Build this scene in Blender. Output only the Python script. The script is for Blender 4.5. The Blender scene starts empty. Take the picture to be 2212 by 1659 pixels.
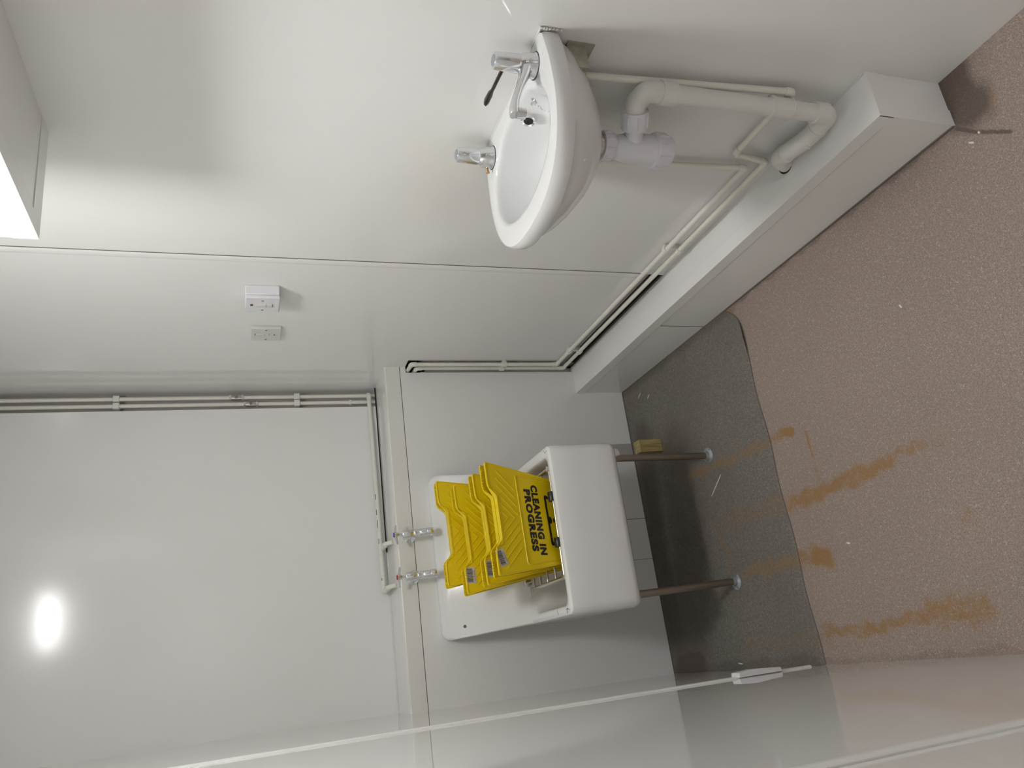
import bpy, bmesh, math, random
import numpy as np
from mathutils import Vector, Matrix
from mathutils.geometry import tessellate_polygon

random.seed(7)
SC = bpy.context.scene
COL = SC.collection

# ------------------------------------------------------------ camera, light, exposure
CAM_R = ((-0.12753593, -0.93339965, 0.33540972),      # camera axes in world space, rows = world x, y, z
         (-0.30724196, 0.35871637, 0.88143346),
         (-0.94304664, 0.0093625, -0.33252877))       # columns: image right, image down, forward
cd = bpy.data.cameras.new('camera')
cd.sensor_fit = 'HORIZONTAL'; cd.sensor_width = 36.0; cd.lens = 1664.43 / 2212 * 36
cd.clip_start = 0.01; cd.clip_end = 50
cam = bpy.data.objects.new('camera', cd); COL.objects.link(cam)
m = Matrix.Identity(4)
for r in range(3):
    m[r][0] = CAM_R[r][0]; m[r][1] = -CAM_R[r][1]; m[r][2] = -CAM_R[r][2]
m[2][3] = 1.5
cam.matrix_world = m
SC.camera = cam

w = bpy.data.worlds.new('world'); SC.world = w; w.use_nodes = True
w.node_tree.nodes['Background'].inputs[0].default_value = (1, 0.97, 0.93, 1)
w.node_tree.nodes['Background'].inputs[1].default_value = 0.0

SC.view_settings.view_transform = 'Standard'
SC.view_settings.look = 'None'
SC.view_settings.gamma = 1.0
SC.view_settings.use_curve_mapping = False
SC.view_settings.exposure = 0.66
LAMP_POWER = 37.0
FILL_POWER = 24.0
LAMP_COLOR = (0.99, 0.995, 0.985)

# ------------------------------------------------------------ room numbers (metres)
XL, XR = -0.12, 1.10          # side walls
YF = 2.698                    # face of the low boxed wall
YB = 2.92                     # face of the upper back wall
YR = -1.35                    # wall behind the camera
ZC = 2.47                     # ceiling
LEDGE = 0.985
LX, LY = 0.49, 1.20           # ceiling light

# ------------------------------------------------------------ materials
def newmat(name):
    mt = bpy.data.materials.new(name); mt.use_nodes = True
    return mt, mt.node_tree, mt.node_tree.nodes['Principled BSDF']

def P(name, col, rough=0.4, metal=0.0, spec=0.5, bump=0.0, bscale=60.0, var=0.0, vscale=4.0, coat=0.0, aniso=None):
    mt, nt, b = newmat(name)
    b.inputs['Base Color'].default_value = (*col, 1)
    b.inputs['Roughness'].default_value = rough
    b.inputs['Metallic'].default_value = metal
    b.inputs['Specular IOR Level'].default_value = spec
    b.inputs['Coat Weight'].default_value = coat
    tc = nt.nodes.new('ShaderNodeTexCoord')
    if var > 0:
        n = nt.nodes.new('ShaderNodeTexNoise'); n.inputs['Scale'].default_value = vscale; n.inputs['Detail'].default_value = 4
        nt.links.new(tc.outputs['Object'], n.inputs['Vector'])
        mx = nt.nodes.new('ShaderNodeMix'); mx.data_type = 'RGBA'
        mx.inputs[6].default_value = (*[c * (1 - var) for c in col], 1)
        mx.inputs[7].default_value = (*[min(1, c * (1 + var)) for c in col], 1)
        nt.links.new(n.outputs['Fac'], mx.inputs[0]); nt.links.new(mx.outputs[2], b.inputs['Base Color'])
    if bump > 0:
        n2 = nt.nodes.new('ShaderNodeTexNoise'); n2.inputs['Scale'].default_value = bscale; n2.inputs['Detail'].default_value = 3
        nt.links.new(tc.outputs['Object'], n2.inputs['Vector'])
        bp = nt.nodes.new('ShaderNodeBump'); bp.inputs['Strength'].default_value = bump; bp.inputs['Distance'].default_value = 0.002
        nt.links.new(n2.outputs['Fac'], bp.inputs['Height']); nt.links.new(bp.outputs['Normal'], b.inputs['Normal'])
    return mt

PANEL = (0.87, 0.866, 0.846)
M = {}
M['panel'] = P('white_wall_panel', PANEL, 0.075, spec=0.5, bump=0.05, bscale=3.0, var=0.02, vscale=2.5)
M['panel_soft'] = P('satin_wall_panel', PANEL, 0.14, spec=0.45, bump=0.05, bscale=3.0, var=0.02, vscale=2.5)
M['panel_gloss'] = P('glossy_wall_panel', PANEL, 0.008, spec=0.75, bump=0.0, bscale=2.0, var=0.02, vscale=2.5)
M['trim'] = P('white_plastic_trim', (0.87, 0.87, 0.85), 0.22, var=0.02)
M['trim_cream'] = P('cream_plastic_trim', (0.83, 0.82, 0.77), 0.25, var=0.02)
M['ceiling'] = P('ceiling_paint', (0.88, 0.88, 0.86), 0.6)
M['backing'] = P('old_plaster', (0.47, 0.44, 0.42), 0.7, var=0.12, vscale=9, bump=0.2)
M['wood_backing'] = P('brown_board', (0.22, 0.15, 0.11), 0.7, var=0.2, vscale=20)
M['void'] = P('dark_void', (0.02, 0.016, 0.013), 0.9)
M['groove'] = P('dirty_groove', (0.16, 0.14, 0.12), 0.8)
M['porcelain'] = P('white_porcelain', (0.84, 0.84, 0.84), 0.10, spec=0.6, bump=0.03, bscale=12)
M['fireclay'] = P('white_fireclay', (0.84, 0.84, 0.835), 0.12, spec=0.6, bump=0.05, bscale=14, var=0.02)
M['chrome'] = P('chrome', (0.80, 0.81, 0.83), 0.09, metal=1.0)
M['steel'] = P('stainless_steel', (0.62, 0.59, 0.55), 0.22, metal=1.0)
M['brushed'] = P('dull_steel', (0.36, 0.32, 0.27), 0.36, metal=1.0)
M['galv'] = P('galvanised_steel', (0.50, 0.53, 0.57), 0.42, metal=0.85, var=0.15, vscale=60)
M['chrome_dark'] = P('chrome_dark_reflection', (0.10, 0.09, 0.09), 0.15, metal=1.0)  # chrome lever, its dark reflection put into the base colour
M['brass'] = P('brass', (0.55, 0.38, 0.20), 0.3, metal=1.0)
M['rubber'] = P('black_rubber', (0.012, 0.012, 0.014), 0.38)
M['pipe'] = P('cream_painted_pipe', (0.82, 0.80, 0.72), 0.30, bump=0.08, bscale=120, var=0.03, vscale=20)
M['waste'] = P('aged_white_plastic', (0.77, 0.765, 0.72), 0.38, var=0.06, vscale=18)
M['trap'] = P('new_white_plastic', (0.78, 0.78, 0.82), 0.32)
M['yellow'] = P('yellow_plastic', (0.88, 0.64, 0.006), 0.38, spec=0.4, var=0.03, vscale=10)
M['ink'] = P('black_print', (0.02, 0.018, 0.016), 0.45)
M['sticker'] = P('paper_sticker', (0.62, 0.56, 0.47), 0.6)
M['switch'] = P('white_switch_plastic', (0.80, 0.80, 0.83), 0.3)
M['switch_old'] = P('offwhite_switch_plastic', (0.70, 0.69, 0.66), 0.3)
M['red'] = P('dark_red_lens', (0.12, 0.01, 0.015), 0.2)
M['redcap'] = P('red_cap', (0.55, 0.03, 0.03), 0.3)
M['blue'] = P('blue_cap', (0.03, 0.08, 0.45), 0.3)
M['black'] = P('black_hole', (0.01, 0.01, 0.01), 0.5)
M['sealant'] = P('white_sealant', (0.74, 0.73, 0.70), 0.5, bump=0.15, bscale=150)
M['faint'] = P('grey_joint', (0.52, 0.51, 0.49), 0.6)  # mild grey for thin lines along the trim edges
M['chip'] = P('plaster_fleck', (0.75, 0.74, 0.70), 0.6)
M['bracket'] = P('painted_bracket', (0.42, 0.41, 0.33), 0.45, metal=0.3, var=0.3, vscale=60)
M['hall'] = P('added_corridor_paint', (0.30, 0.29, 0.28), 0.6)  # added corridor walls, kept dark so the chrome reflects dark bands
M['door'] = P('door_paint', (0.62, 0.60, 0.56), 0.35)

# timber
mt, nt, b = newmat('pale_timber')
tc = nt.nodes.new('ShaderNodeTexCoord'); mp = nt.nodes.new('ShaderNodeMapping'); mp.inputs['Scale'].default_value = (60, 60, 6)
nz = nt.nodes.new('ShaderNodeTexNoise'); nz.inputs['Scale'].default_value = 2.0; nz.inputs['Detail'].default_value = 5
cr = nt.nodes.new('ShaderNodeValToRGB'); cr.color_ramp.elements[0].position = 0.35; cr.color_ramp.elements[1].position = 0.65
cr.color_ramp.elements[0].color = (0.30, 0.22, 0.09, 1); cr.color_ramp.elements[1].color = (0.50, 0.40, 0.17, 1)
nt.links.new(tc.outputs['Object'], mp.inputs['Vector']); nt.links.new(mp.outputs[0], nz.inputs['Vector'])
nt.links.new(nz.outputs['Fac'], cr.inputs[0]); nt.links.new(cr.outputs[0], b.inputs['Base Color']); b.inputs['Roughness'].default_value = 0.6
M['timber'] = mt

# lamp
mt, nt, b = newmat('lamp_diffuser')
b.inputs['Base Color'].default_value = (0.9, 0.9, 0.9, 1)
b.inputs['Emission Color'].default_value = (*LAMP_COLOR, 1); b.inputs['Emission Strength'].default_value = LAMP_POWER
M['lamp'] = mt

mt, nt, b = newmat('fill_diffuser')  # glow of the added fill lamp outside the doorway
b.inputs['Base Color'].default_value = (0.9, 0.9, 0.9, 1)
b.inputs['Emission Color'].default_value = (*LAMP_COLOR, 1); b.inputs['Emission Strength'].default_value = FILL_POWER
M['lamp_fill'] = mt

def floor_mat(name, base, base2, fleck, rust_amt):
    mt, nt, b = newmat(name)
    N, L = nt.nodes, nt.links
    tc = N.new('ShaderNodeTexCoord')
    def noise_(scale, det=2, rough=0.5):
        n = N.new('ShaderNodeTexNoise'); n.inputs['Scale'].default_value = scale; n.inputs['Detail'].default_value = det
        n.inputs['Roughness'].default_value = rough
        L.new(tc.outputs['Object'], n.inputs['Vector']); return n.outputs['Fac']
    def ramp(src, lo, hi, c0=0.0, c1=1.0):
        r = N.new('ShaderNodeMapRange'); r.inputs['From Min'].default_value = lo; r.inputs['From Max'].default_value = hi
        r.inputs['To Min'].default_value = c0; r.inputs['To Max'].default_value = c1
        L.new(src, r.inputs['Value']); return r.outputs[0]
    def mix(f, a, bb):
        x = N.new('ShaderNodeMix'); x.data_type = 'RGBA'
        L.new(f, x.inputs[0])
        for s, v in ((6, a), (7, bb)):
            if isinstance(v, tuple): x.inputs[s].default_value = (*v, 1)
            else: L.new(v, x.inputs[s])
        return x.outputs[2]
    def math_(op, a, bb):
        x = N.new('ShaderNodeMath'); x.operation = op; x.use_clamp = False
        for i, v in enumerate((a, bb)):
            if isinstance(v, (int, float)): x.inputs[i].default_value = v
            else: L.new(v, x.inputs[i])
        return x.outputs[0]
    c = mix(ramp(noise_(2.2, 4), 0.35, 0.65), base, base2)
    c = mix(ramp(noise_(260, 2), 0.38, 0.62), tuple(v * 0.80 for v in base), c)
    v = N.new('ShaderNodeTexVoronoi'); v.inputs['Scale'].default_value = 290; L.new(tc.outputs['Object'], v.inputs['Vector'])
    g = ramp(v.outputs['Distance'], 0.22, 0.34, 1, 0)
    sel = ramp(noise_(95, 2), 0.50, 0.60)
    c = mix(math_('MULTIPLY', math_('MULTIPLY', g, sel), 0.75), c, fleck)
    mp = N.new('ShaderNodeMapping'); mp.inputs['Rotation'].default_value = (0, 0, 0.8); mp.inputs['Scale'].default_value = (1.0, 2.6, 1.0)
    L.new(tc.outputs['Object'], mp.inputs['Vector'])
    v3 = N.new('ShaderNodeTexVoronoi'); v3.inputs['Scale'].default_value = 230; L.new(mp.outputs[0], v3.inputs['Vector'])
    c = mix(math_('MULTIPLY', ramp(v3.outputs['Distance'], 0.20, 0.30, 1, 0), 0.45), c, fleck)
    c = mix(math_('MULTIPLY', ramp(noise_(330, 1), 0.60, 0.68), 0.45), c, tuple(v * 0.45 for v in base))
    v2 = N.new('ShaderNodeTexVoronoi'); v2.inputs['Scale'].default_value = 42; L.new(tc.outputs['Object'], v2.inputs['Vector'])
    g2 = ramp(v2.outputs['Distance'], 0.045, 0.07, 1, 0)
    c = mix(math_('MULTIPLY', g2, ramp(noise_(9, 1), 0.5, 0.56, 0, 0.8)), c, (0.62, 0.58, 0.52))
    # stains and dark bands painted per vertex, edges broken up by noise
    def attr(nm):
        a = N.new('ShaderNodeAttribute'); a.attribute_name = nm; return a.outputs['Fac']
    d = attr('dark_marks')
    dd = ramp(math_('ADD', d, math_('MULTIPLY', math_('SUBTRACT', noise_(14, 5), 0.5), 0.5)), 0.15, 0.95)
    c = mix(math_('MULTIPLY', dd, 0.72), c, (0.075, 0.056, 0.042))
    s = attr('rust')
    ns = math_('ADD', math_('MULTIPLY', math_('SUBTRACT', noise_(150, 5, 0.8), 0.5), 2.2), math_('MULTIPLY', math_('SUBTRACT', noise_(38, 4, 0.6), 0.5), 1.7))
    has = ramp(s, 0.02, 0.2)
    sf = math_('MAXIMUM', math_('MULTIPLY', ramp(math_('ADD', s, ns), 0.28, 1.0), has), math_('MULTIPLY', s, 0.22))
    c = mix(math_('MULTIPLY', sf, rust_amt), c, (0.31, 0.165, 0.045))
    L.new(c, b.inputs['Base Color'])
    b.inputs['Roughness'].default_value = 0.55; b.inputs['Specular IOR Level'].default_value = 0.35
    bp = N.new('ShaderNodeBump'); bp.inputs['Strength'].default_value = 0.12; bp.inputs['Distance'].default_value = 0.001
    L.new(noise_(400, 2), bp.inputs['Height']); L.new(bp.outputs['Normal'], b.inputs['Normal'])
    return mt
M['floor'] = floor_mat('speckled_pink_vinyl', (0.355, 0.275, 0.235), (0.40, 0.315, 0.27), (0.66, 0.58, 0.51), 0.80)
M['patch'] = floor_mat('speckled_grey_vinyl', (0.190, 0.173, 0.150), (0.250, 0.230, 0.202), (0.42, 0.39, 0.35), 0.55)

# ------------------------------------------------------------ mesh helpers
def obj(name, bm, mat, parent=None, smooth=False, bevel=0.0, bseg=2):
    me = bpy.data.meshes.new(name)
    bmesh.ops.recalc_face_normals(bm, faces=bm.faces[:])
    bm.to_mesh(me); bm.free()
    mats = mat if isinstance(mat, (list, tuple)) else [mat]
    for k in mats: me.materials.append(M[k])
    if smooth:
        for p in me.polygons: p.use_smooth = True
        me.set_sharp_from_angle(angle=math.radians(38))
    o = bpy.data.objects.new(name, me); COL.objects.link(o)
    if parent is not None: o.parent = parent
    if bevel > 0:
        md = o.modifiers.new('bevel', 'BEVEL'); md.width = bevel; md.segments = bseg; md.limit_method = 'ANGLE'; md.angle_limit = math.radians(40)
        for p in me.polygons: p.use_smooth = True
        me.set_sharp_from_angle(angle=math.radians(60))
    return o

def thing(name, label, cat, loc=(0, 0, 0), group=None):
    o = bpy.data.objects.new(name, None); COL.objects.link(o); o.location = loc; o.empty_display_size = 0.05
    o['label'] = label; o['category'] = cat
    if group: o['group'] = group
    return o
def tag(o, label, cat, group=None):
    o['label'] = label; o['category'] = cat
    if group: o['group'] = group
    return o
def struct(name, bm, mat, **k):
    o = obj(name, bm, mat, **k); o['kind'] = 'structure'; return o

def box(bm, x0, x1, y0, y1, z0, z1, mi=0, mtx=None):
    vs = [bm.verts.new((x, y, z)) for x in (x0, x1) for y in (y0, y1) for z in (z0, z1)]
    if mtx is not None:
        for v in vs: v.co = mtx @ v.co
    for f in ((0, 1, 3, 2), (4, 6, 7, 5), (0, 4, 5, 1), (2, 3, 7, 6), (0, 2, 6, 4), (1, 5, 7, 3)):
        bm.faces.new([vs[i] for i in f]).material_index = mi
    return bm
def B(*a, **k): return box(bmesh.new(), *a, **k)

def bridge(bm, loops, cap0=False, cap1=False, mi=0, closed=True):
    rings = [[bm.verts.new(p) for p in lp] for lp in loops]
    n = len(rings[0])
    for a, b_ in zip(rings, rings[1:]):
        for i in range(n if closed else n - 1):
            j = (i + 1) % n
            bm.faces.new((a[i], a[j], b_[j], b_[i])).material_index = mi
    if cap0: bm.faces.new(rings[0]).material_index = mi
    if cap1: bm.faces.new(rings[-1][::-1]).material_index = mi
    return rings

def fillet(pts, r, seg=7):
    pts = [Vector(p) for p in pts]; out = [pts[0]]
    for i in range(1, len(pts) - 1):
        a, p, c = pts[i - 1], pts[i], pts[i + 1]
        d1, d2 = (a - p), (c - p); rr = min(r, d1.length * 0.49, d2.length * 0.49)
        q0, q2 = p + d1.normalized() * rr, p + d2.normalized() * rr
        for k in range(seg + 1):
            t = k / seg; out.append(q0 * (1 - t) ** 2 + p * 2 * t * (1 - t) + q2 * t * t)
    out.append(pts[-1]); return out

def sweep(bm, pts, r, seg=14, caps=True, mi=0, flat=1.0, up=None):
    pts = [Vector(p) for p in pts]; n = len(pts)
    rs = r if isinstance(r, (list, tuple)) else [r] * n
    T = []
    for i in range(n):
        d = pts[min(i + 1, n - 1)] - pts[max(i - 1, 0)]; T.append(d.normalized())
    u = Vector(up) if up else (Vector((0, 0, 1)) if abs(T[0].z) < 0.9 else Vector((1, 0, 0)))
    u = (u - T[0] * u.dot(T[0])).normalized(); loops = []
    for i in range(n):
        u = (u - T[i] * u.dot(T[i])).normalized(); v = T[i].cross(u)
        loops.append([pts[i] + (u * math.cos(a) * flat + v * math.sin(a)) * rs[i] for a in [2 * math.pi * k / seg for k in range(seg)]])
    bridge(bm, loops, caps, caps, mi)
    return bm
def S(pts, r, **k): return sweep(bmesh.new(), pts, r, **k)

def lathe(bm, prof, origin=(0, 0, 0), axis=(0, 0, 1), seg=28, mi=0):
    ax = Vector(axis).normalized(); o = Vector(origin)
    u = Vector((0, 0, 1)) if abs(ax.z) < 0.9 else Vector((1, 0, 0))
    u = (u - ax * u.dot(ax)).normalized(); v = ax.cross(u)
    loops = [[o + ax * h + (u * math.cos(a) + v * math.sin(a)) * max(r, 1e-5) for a in [2 * math.pi * k / seg for k in range(seg)]] for r, h in prof]
    bridge(bm, loops, True, True, mi); return bm
def LT(prof, **k): return lathe(bmesh.new(), prof, **k)

def prism(bm, outline, z0, z1, f=None, mi=0):
    """outline of 2-D points extruded z0..z1, f maps (a, b, c) to world"""
    f = f or (lambda a, b_, c: Vector((a, b_, c)))
    bot = [bm.verts.new(f(a, b_, z0)) for a, b_ in outline]; top = [bm.verts.new(f(a, b_, z1)) for a, b_ in outline]
    n = len(outline)
    bm.faces.new(bot[::-1]).material_index = mi; bm.faces.new(top).material_index = mi
    for i in range(n):
        j = (i + 1) % n; bm.faces.new((bot[i], bot[j], top[j], top[i])).material_index = mi
    return bm

# ------------------------------------------------------------ floor with its stains
def seg_d(px, py, a, b_):
    ax, ay = a; bx, by = b_; dx, dy = bx - ax, by - ay
    t = np.clip(((px - ax) * dx + (py - ay) * dy) / (dx * dx + dy * dy + 1e-9), 0, 1)
    return np.hypot(px - ax - t * dx, py - ay - t * dy)
RUST = [  # (points, half width, strength)
    ([(0.531, 2.33), (0.520, 2.06), (0.517, 1.86), (0.519, 1.775)], 0.016, 0.75),
    ([(0.519, 1.79), (0.520, 1.765)], 0.012, 1.3),
    ([(0.330, 2.17), (0.335, 1.93), (0.322, 1.83)], 0.030, 0.50),
    ([(0.322, 1.83), (0.325, 1.70), (0.336, 1.50), (0.340, 1.455)], 0.021, 0.95),
    ([(0.340, 1.43), (0.352, 1.40), (0.350, 1.34)], 0.012, 0.65),
    ([(0.346, 1.30), (0.342, 1.285)], 0.020, 0.35),
    ([(0.166, 2.12), (0.166, 1.90), (0.166, 1.84)], 0.022, 0.75),
    ([(0.166, 1.80), (0.152, 1.755)], 0.028, 1.15),
    ([(0.155, 2.20), (0.130, 1.95)], 0.022, 0.22),
    ([(-0.040, 2.19), (-0.052, 2.0), (-0.050, 1.83)], 0.022, 0.42),
    ([(-0.030, 1.83), (-0.043, 1.70), (-0.030, 1.55), (-0.022, 1.44)], 0.016, 0.78),
    ([(-0.020, 1.44), (-0.022, 1.33)], 0.034, 0.75),
    ([(0.497, 1.708), (0.43, 1.705)], 0.005, 0.9), ([(0.43, 1.705), (0.36, 1.705)], 0.006, 0.55),
    ([(0.52, 2.27), (0.485, 2.23), (0.341, 2.243)], 0.012, 0.35), ([(0.341, 2.243), (0.243, 2.20), (0.17, 2.20)], 0.012, 0.55),
    ([(0.171, 1.289), (0.16, 1.285)], 0.022, 0.3),
    ([(0.945, 2.66), (0.965, 2.60)], 0.02, 0.5), ([(0.14, 2.24), (0.09, 2.16)], 0.02, 0.3),
    ([(0.98, 1.905), (0.955, 1.895)], 0.010, 0.7), ([(0.999, 0.90), (0.96, 0.90)], 0.012, 0.35),
    ([(0.56, 2.12), (0.57, 2.05)], 0.03, 0.22),
]
DARK_MARKS = [  # dark stains at the boxing end, darker bands along walls and under the sink
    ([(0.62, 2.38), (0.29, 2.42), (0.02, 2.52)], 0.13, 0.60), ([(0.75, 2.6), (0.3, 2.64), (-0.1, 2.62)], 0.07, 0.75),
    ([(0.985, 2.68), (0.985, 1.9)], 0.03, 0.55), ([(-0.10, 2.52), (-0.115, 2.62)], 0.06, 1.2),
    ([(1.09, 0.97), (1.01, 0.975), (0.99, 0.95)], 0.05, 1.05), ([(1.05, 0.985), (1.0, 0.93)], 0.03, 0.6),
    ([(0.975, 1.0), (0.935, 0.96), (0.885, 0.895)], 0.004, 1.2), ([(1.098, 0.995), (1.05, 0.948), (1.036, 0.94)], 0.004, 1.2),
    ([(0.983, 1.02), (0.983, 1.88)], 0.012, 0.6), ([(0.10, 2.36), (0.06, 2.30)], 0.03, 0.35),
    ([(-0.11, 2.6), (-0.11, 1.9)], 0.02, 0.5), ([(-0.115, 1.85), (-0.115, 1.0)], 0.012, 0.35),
]
def stain_layers(me):
    n = len(me.vertices); co = np.empty(n * 3, dtype=np.float32); me.vertices.foreach_get('co', co); co = co.reshape(-1, 3)
    px, py = co[:, 0], co[:, 1]
    wob = np.sin(px * 61 + py * 37) * 0.004 + np.sin(px * 23 - py * 91) * 0.003
    for nm, lst in (('rust', RUST), ('dark_marks', DARK_MARKS)):
        val = np.zeros(n, dtype=np.float32)
        for pts, hw, st in lst:
            d = np.min([seg_d(px + wob * (hw > 0.01), py + wob * (hw > 0.01), a, b_) for a, b_ in zip(pts, pts[1:])], axis=0)
            t = np.clip(1.35 - d / hw * 0.85, 0, 1); t = t * t * (3 - 2 * t)
            val = np.maximum(val, t * st)
        a = me.attributes.new(nm, 'FLOAT', 'POINT'); a.data.foreach_set('value', val)

def grid_mesh(name, x0, x1, ys, nx, z, edge=None, zf=None):
    xs = np.linspace(x0, x1, nx + 1); verts = []; faces = []
    for j, y in enumerate(ys):
        for x in xs:
            yy = y if edge is None else edge(x, j / (len(ys) - 1))
            verts.append((x, yy, z if zf is None else zf(x, yy, j)))
    k = nx + 1
    for j in range(len(ys) - 1):
        for i in range(nx): faces.append((j * k + i, j * k + i + 1, (j + 1) * k + i + 1, (j + 1) * k + i))
    me = bpy.data.meshes.new(name); me.from_pydata(verts, [], faces); stain_layers(me)
    for p in me.polygons: p.use_smooth = True
    return me
ys = [YR] + list(np.linspace(YR + .1, 0.8, 22)) + list(np.arange(0.805, 2.74, 0.005))
me = grid_mesh('floor', XL - 0.05, XR + 0.05, ys, 254, 0.0); me.materials.append(M['floor'])
fl = bpy.data.objects.new('floor', me); COL.objects.link(fl); fl['kind'] = 'structure'
def patch_edge(x):
    base = 1.868 + 0.004 * math.sin(x * 21)
    if x > 0.80: base += -0.006 * math.sin((x - 0.80) / 0.15 * math.pi) if x < 0.95 else 0
    if x > 0.90: base += 0.06 * ((x - 0.90) / 0.085) ** 2.2
    return base
def pz(x, y, j):
    lift = 0.0
    if j < 12:
        lift = 0.007 * max(0.0, 1 - abs(x - 0.86) / 0.07) * (1 - j / 12)
    return 0.0022 + lift - (0.0021 if j == 0 and lift < 0.001 else 0)
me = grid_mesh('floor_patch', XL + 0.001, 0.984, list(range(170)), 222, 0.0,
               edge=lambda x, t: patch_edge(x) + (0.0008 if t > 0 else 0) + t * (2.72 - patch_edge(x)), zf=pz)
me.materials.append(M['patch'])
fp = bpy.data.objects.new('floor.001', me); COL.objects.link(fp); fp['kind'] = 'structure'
# dark line along the cut edge of the sheet
pts = [(x, patch_edge(x) - 0.0012, 0.0012) for x in np.linspace(XL + 0.002, 0.98, 60)]
struct('trim_1', S(pts, 0.0014, seg=6), 'groove')

# ------------------------------------------------------------ walls and ceiling
# side wall with its pipe channel; panels 12 mm in front of the old plaster
bm = bmesh.new()
T = 0.014
for y0, y1, z0, z1 in ((YR, 1.915, 0.0, ZC), (1.915, 2.632, 0.292, ZC), (2.632, 2.98, 0.906, ZC)):
    box(bm, XR, XR + T, y0, y1, z0, z1)
box(bm, XR + T, XR + 0.1, YR, 2.60, 0, ZC, 1); box(bm, XR + T, XR + 0.1, 2.60, 3.02, 0, 0.84, 1); box(bm, XR + T, XR + 0.1, 2.60, 3.02, 0.91, ZC, 1)
box(bm, XR + 0.06, XR + 0.1, 2.60, 3.02, 0.84, 0.91, 1)
box(bm, XR + T - 0.003, XR + T + 0.001, 1.96, 2.40, 0.262, 0.293, 2)
box(bm, XR + T - 0.003, XR + T + 0.001, 2.60, 2.640, 0.58, 0.86, 2)
box(bm, XR + T - 0.002, XR + T + 0.002, 1.93, 2.68, 0.205, 0.245, 3)
struct('wall_right', bm, ['panel', 'backing', 'wood_backing', 'void'])
bm = B(XL - 0.1, XL, YR, 3.02, 0, ZC)
struct('wall_left', bm, 'panel_gloss')
bm = bmesh.new()
box(bm, XL, 1.021, YB, YB + 0.05, LEDGE + 0.0, ZC)                 # upper panel
box(bm, XL - 0.1, XR + 0.1, YB + 0.05, 3.05, 0.9, ZC, 1)
struct('wall_back', bm, ['panel_soft', 'backing'])
# low boxed service wall
bm = bmesh.new()
box(bm, XL, 1.077, YF, YF + 0.012, 0.0, 0.9265)
box(bm, 1.077, XR, YF, YF + 0.012, 0.905, 0.9265)
box(bm, 1.077, XR, YF, YF + 0.012, 0.0, 0.212)
box(bm, XL, XR, YF, YB + 0.05, LEDGE - 0.012, LEDGE)
box(bm, 1.070, XR, YF + 0.016, YF + 0.03, 0.0, 0.826, 1)
box(bm, 1.060, XR + 0.05, YF + 0.09, YF + 0.10, 0.8, 0.93, 2)
box(bm, XL, 1.07, YF + 0.012, YF + 0.016, 0.0, 0.97, 2)
box(bm, 1.077, 1.083, YF + 0.010, YF + 0.017, 0.827, 0.845, 0)
struct('wall_back_lower', bm, ['panel', 'backing', 'void'])
bm = bmesh.new()
prism(bm, [(YF - 0.001, 0.929), (YF - 0.001, LEDGE - 0.002), (YF + 0.001, LEDGE + 0.0012), (YF + 0.035, LEDGE + 0.0012), (YF + 0.035, LEDGE - 0.004), (YF + 0.006, LEDGE - 0.004), (YF + 0.006, 0.929)],
      XL, XR, lambda a, b_, c: Vector((c, a, b_)))
struct('trim_2', bm, 'trim_cream')
struct('trim_3', S([(XL, YB - 0.001, LEDGE + 0.001), (0.43, YB - 0.001, LEDGE + 0.001)], 0.004, seg=8), 'sealant')
struct('trim_4', B(0.44, XR, YB - 0.0005, YB + 0.004, LEDGE, LEDGE + 0.005), 'void')     # open gap below the panel
# seams of the lower wall below the sink
struct('trim_5', B(0.456, 0.458, YF - 0.0006, YF + 0.001, 0.002, 0.30), 'groove')
struct('trim_6', B(0.300, 0.3012, YF - 0.0006, YF + 0.001, 0.002, 0.30), 'groove')
struct('trim_7', B(0.700, 0.762, YF - 0.0008, YF + 0.001, 0.002, 0.12), 'backing')
struct('trim_8', B(XL, 0.98, YF - 0.003, YF, 0.0, 0.005), 'groove')
bm = bmesh.new()
box(bm, XL - 0.1, 0.06, YR - 0.1, YR, 0, ZC); box(bm, 0.94, XR + 0.1, YR - 0.1, YR, 0, ZC); box(bm, 0.06, 0.94, YR - 0.1, YR, 2.06, ZC)
struct('wall_rear', bm, 'panel')
struct('ceiling', B(XL - 0.1, XR + 0.1, YR - 0.1, 3.05, ZC, ZC + 0.1), 'ceiling')
bm = bmesh.new(); box(bm, 0.03, 0.075, YR - 0.11, YR + 0.012, 0, 2.10); box(bm, 0.925, 0.97, YR - 0.11, YR + 0.012, 0, 2.10); box(bm, 0.075, 0.925, YR - 0.11, YR + 0.012, 2.045, 2.10)
struct('trim_9', bm, 'trim')
# unseen corridor and open doorway added behind the camera to let fill light in
bm = bmesh.new(); box(bm, -0.8, 1.9, -2.95, YR - 0.1, -0.05, 0.0)
struct('floor.002', bm, 'floor')
bm = bmesh.new(); box(bm, -0.9, 2.0, -3.05, -2.95, 0, ZC); box(bm, -0.9, -0.8, -2.95, YR - 0.1, 0, ZC); box(bm, 1.9, 2.0, -2.95, YR - 0.1, 0, ZC)
box(bm, -0.8, XL - 0.1, YR - 0.12, YR - 0.1, 0, ZC); box(bm, XR + 0.1, 1.9, YR - 0.12, YR - 0.1, 0, ZC)
struct('wall_added_corridor', bm, 'hall')
struct('ceiling.001', B(-0.9, 2.0, -3.05, YR - 0.1, ZC, ZC + 0.1), 'ceiling')

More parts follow.
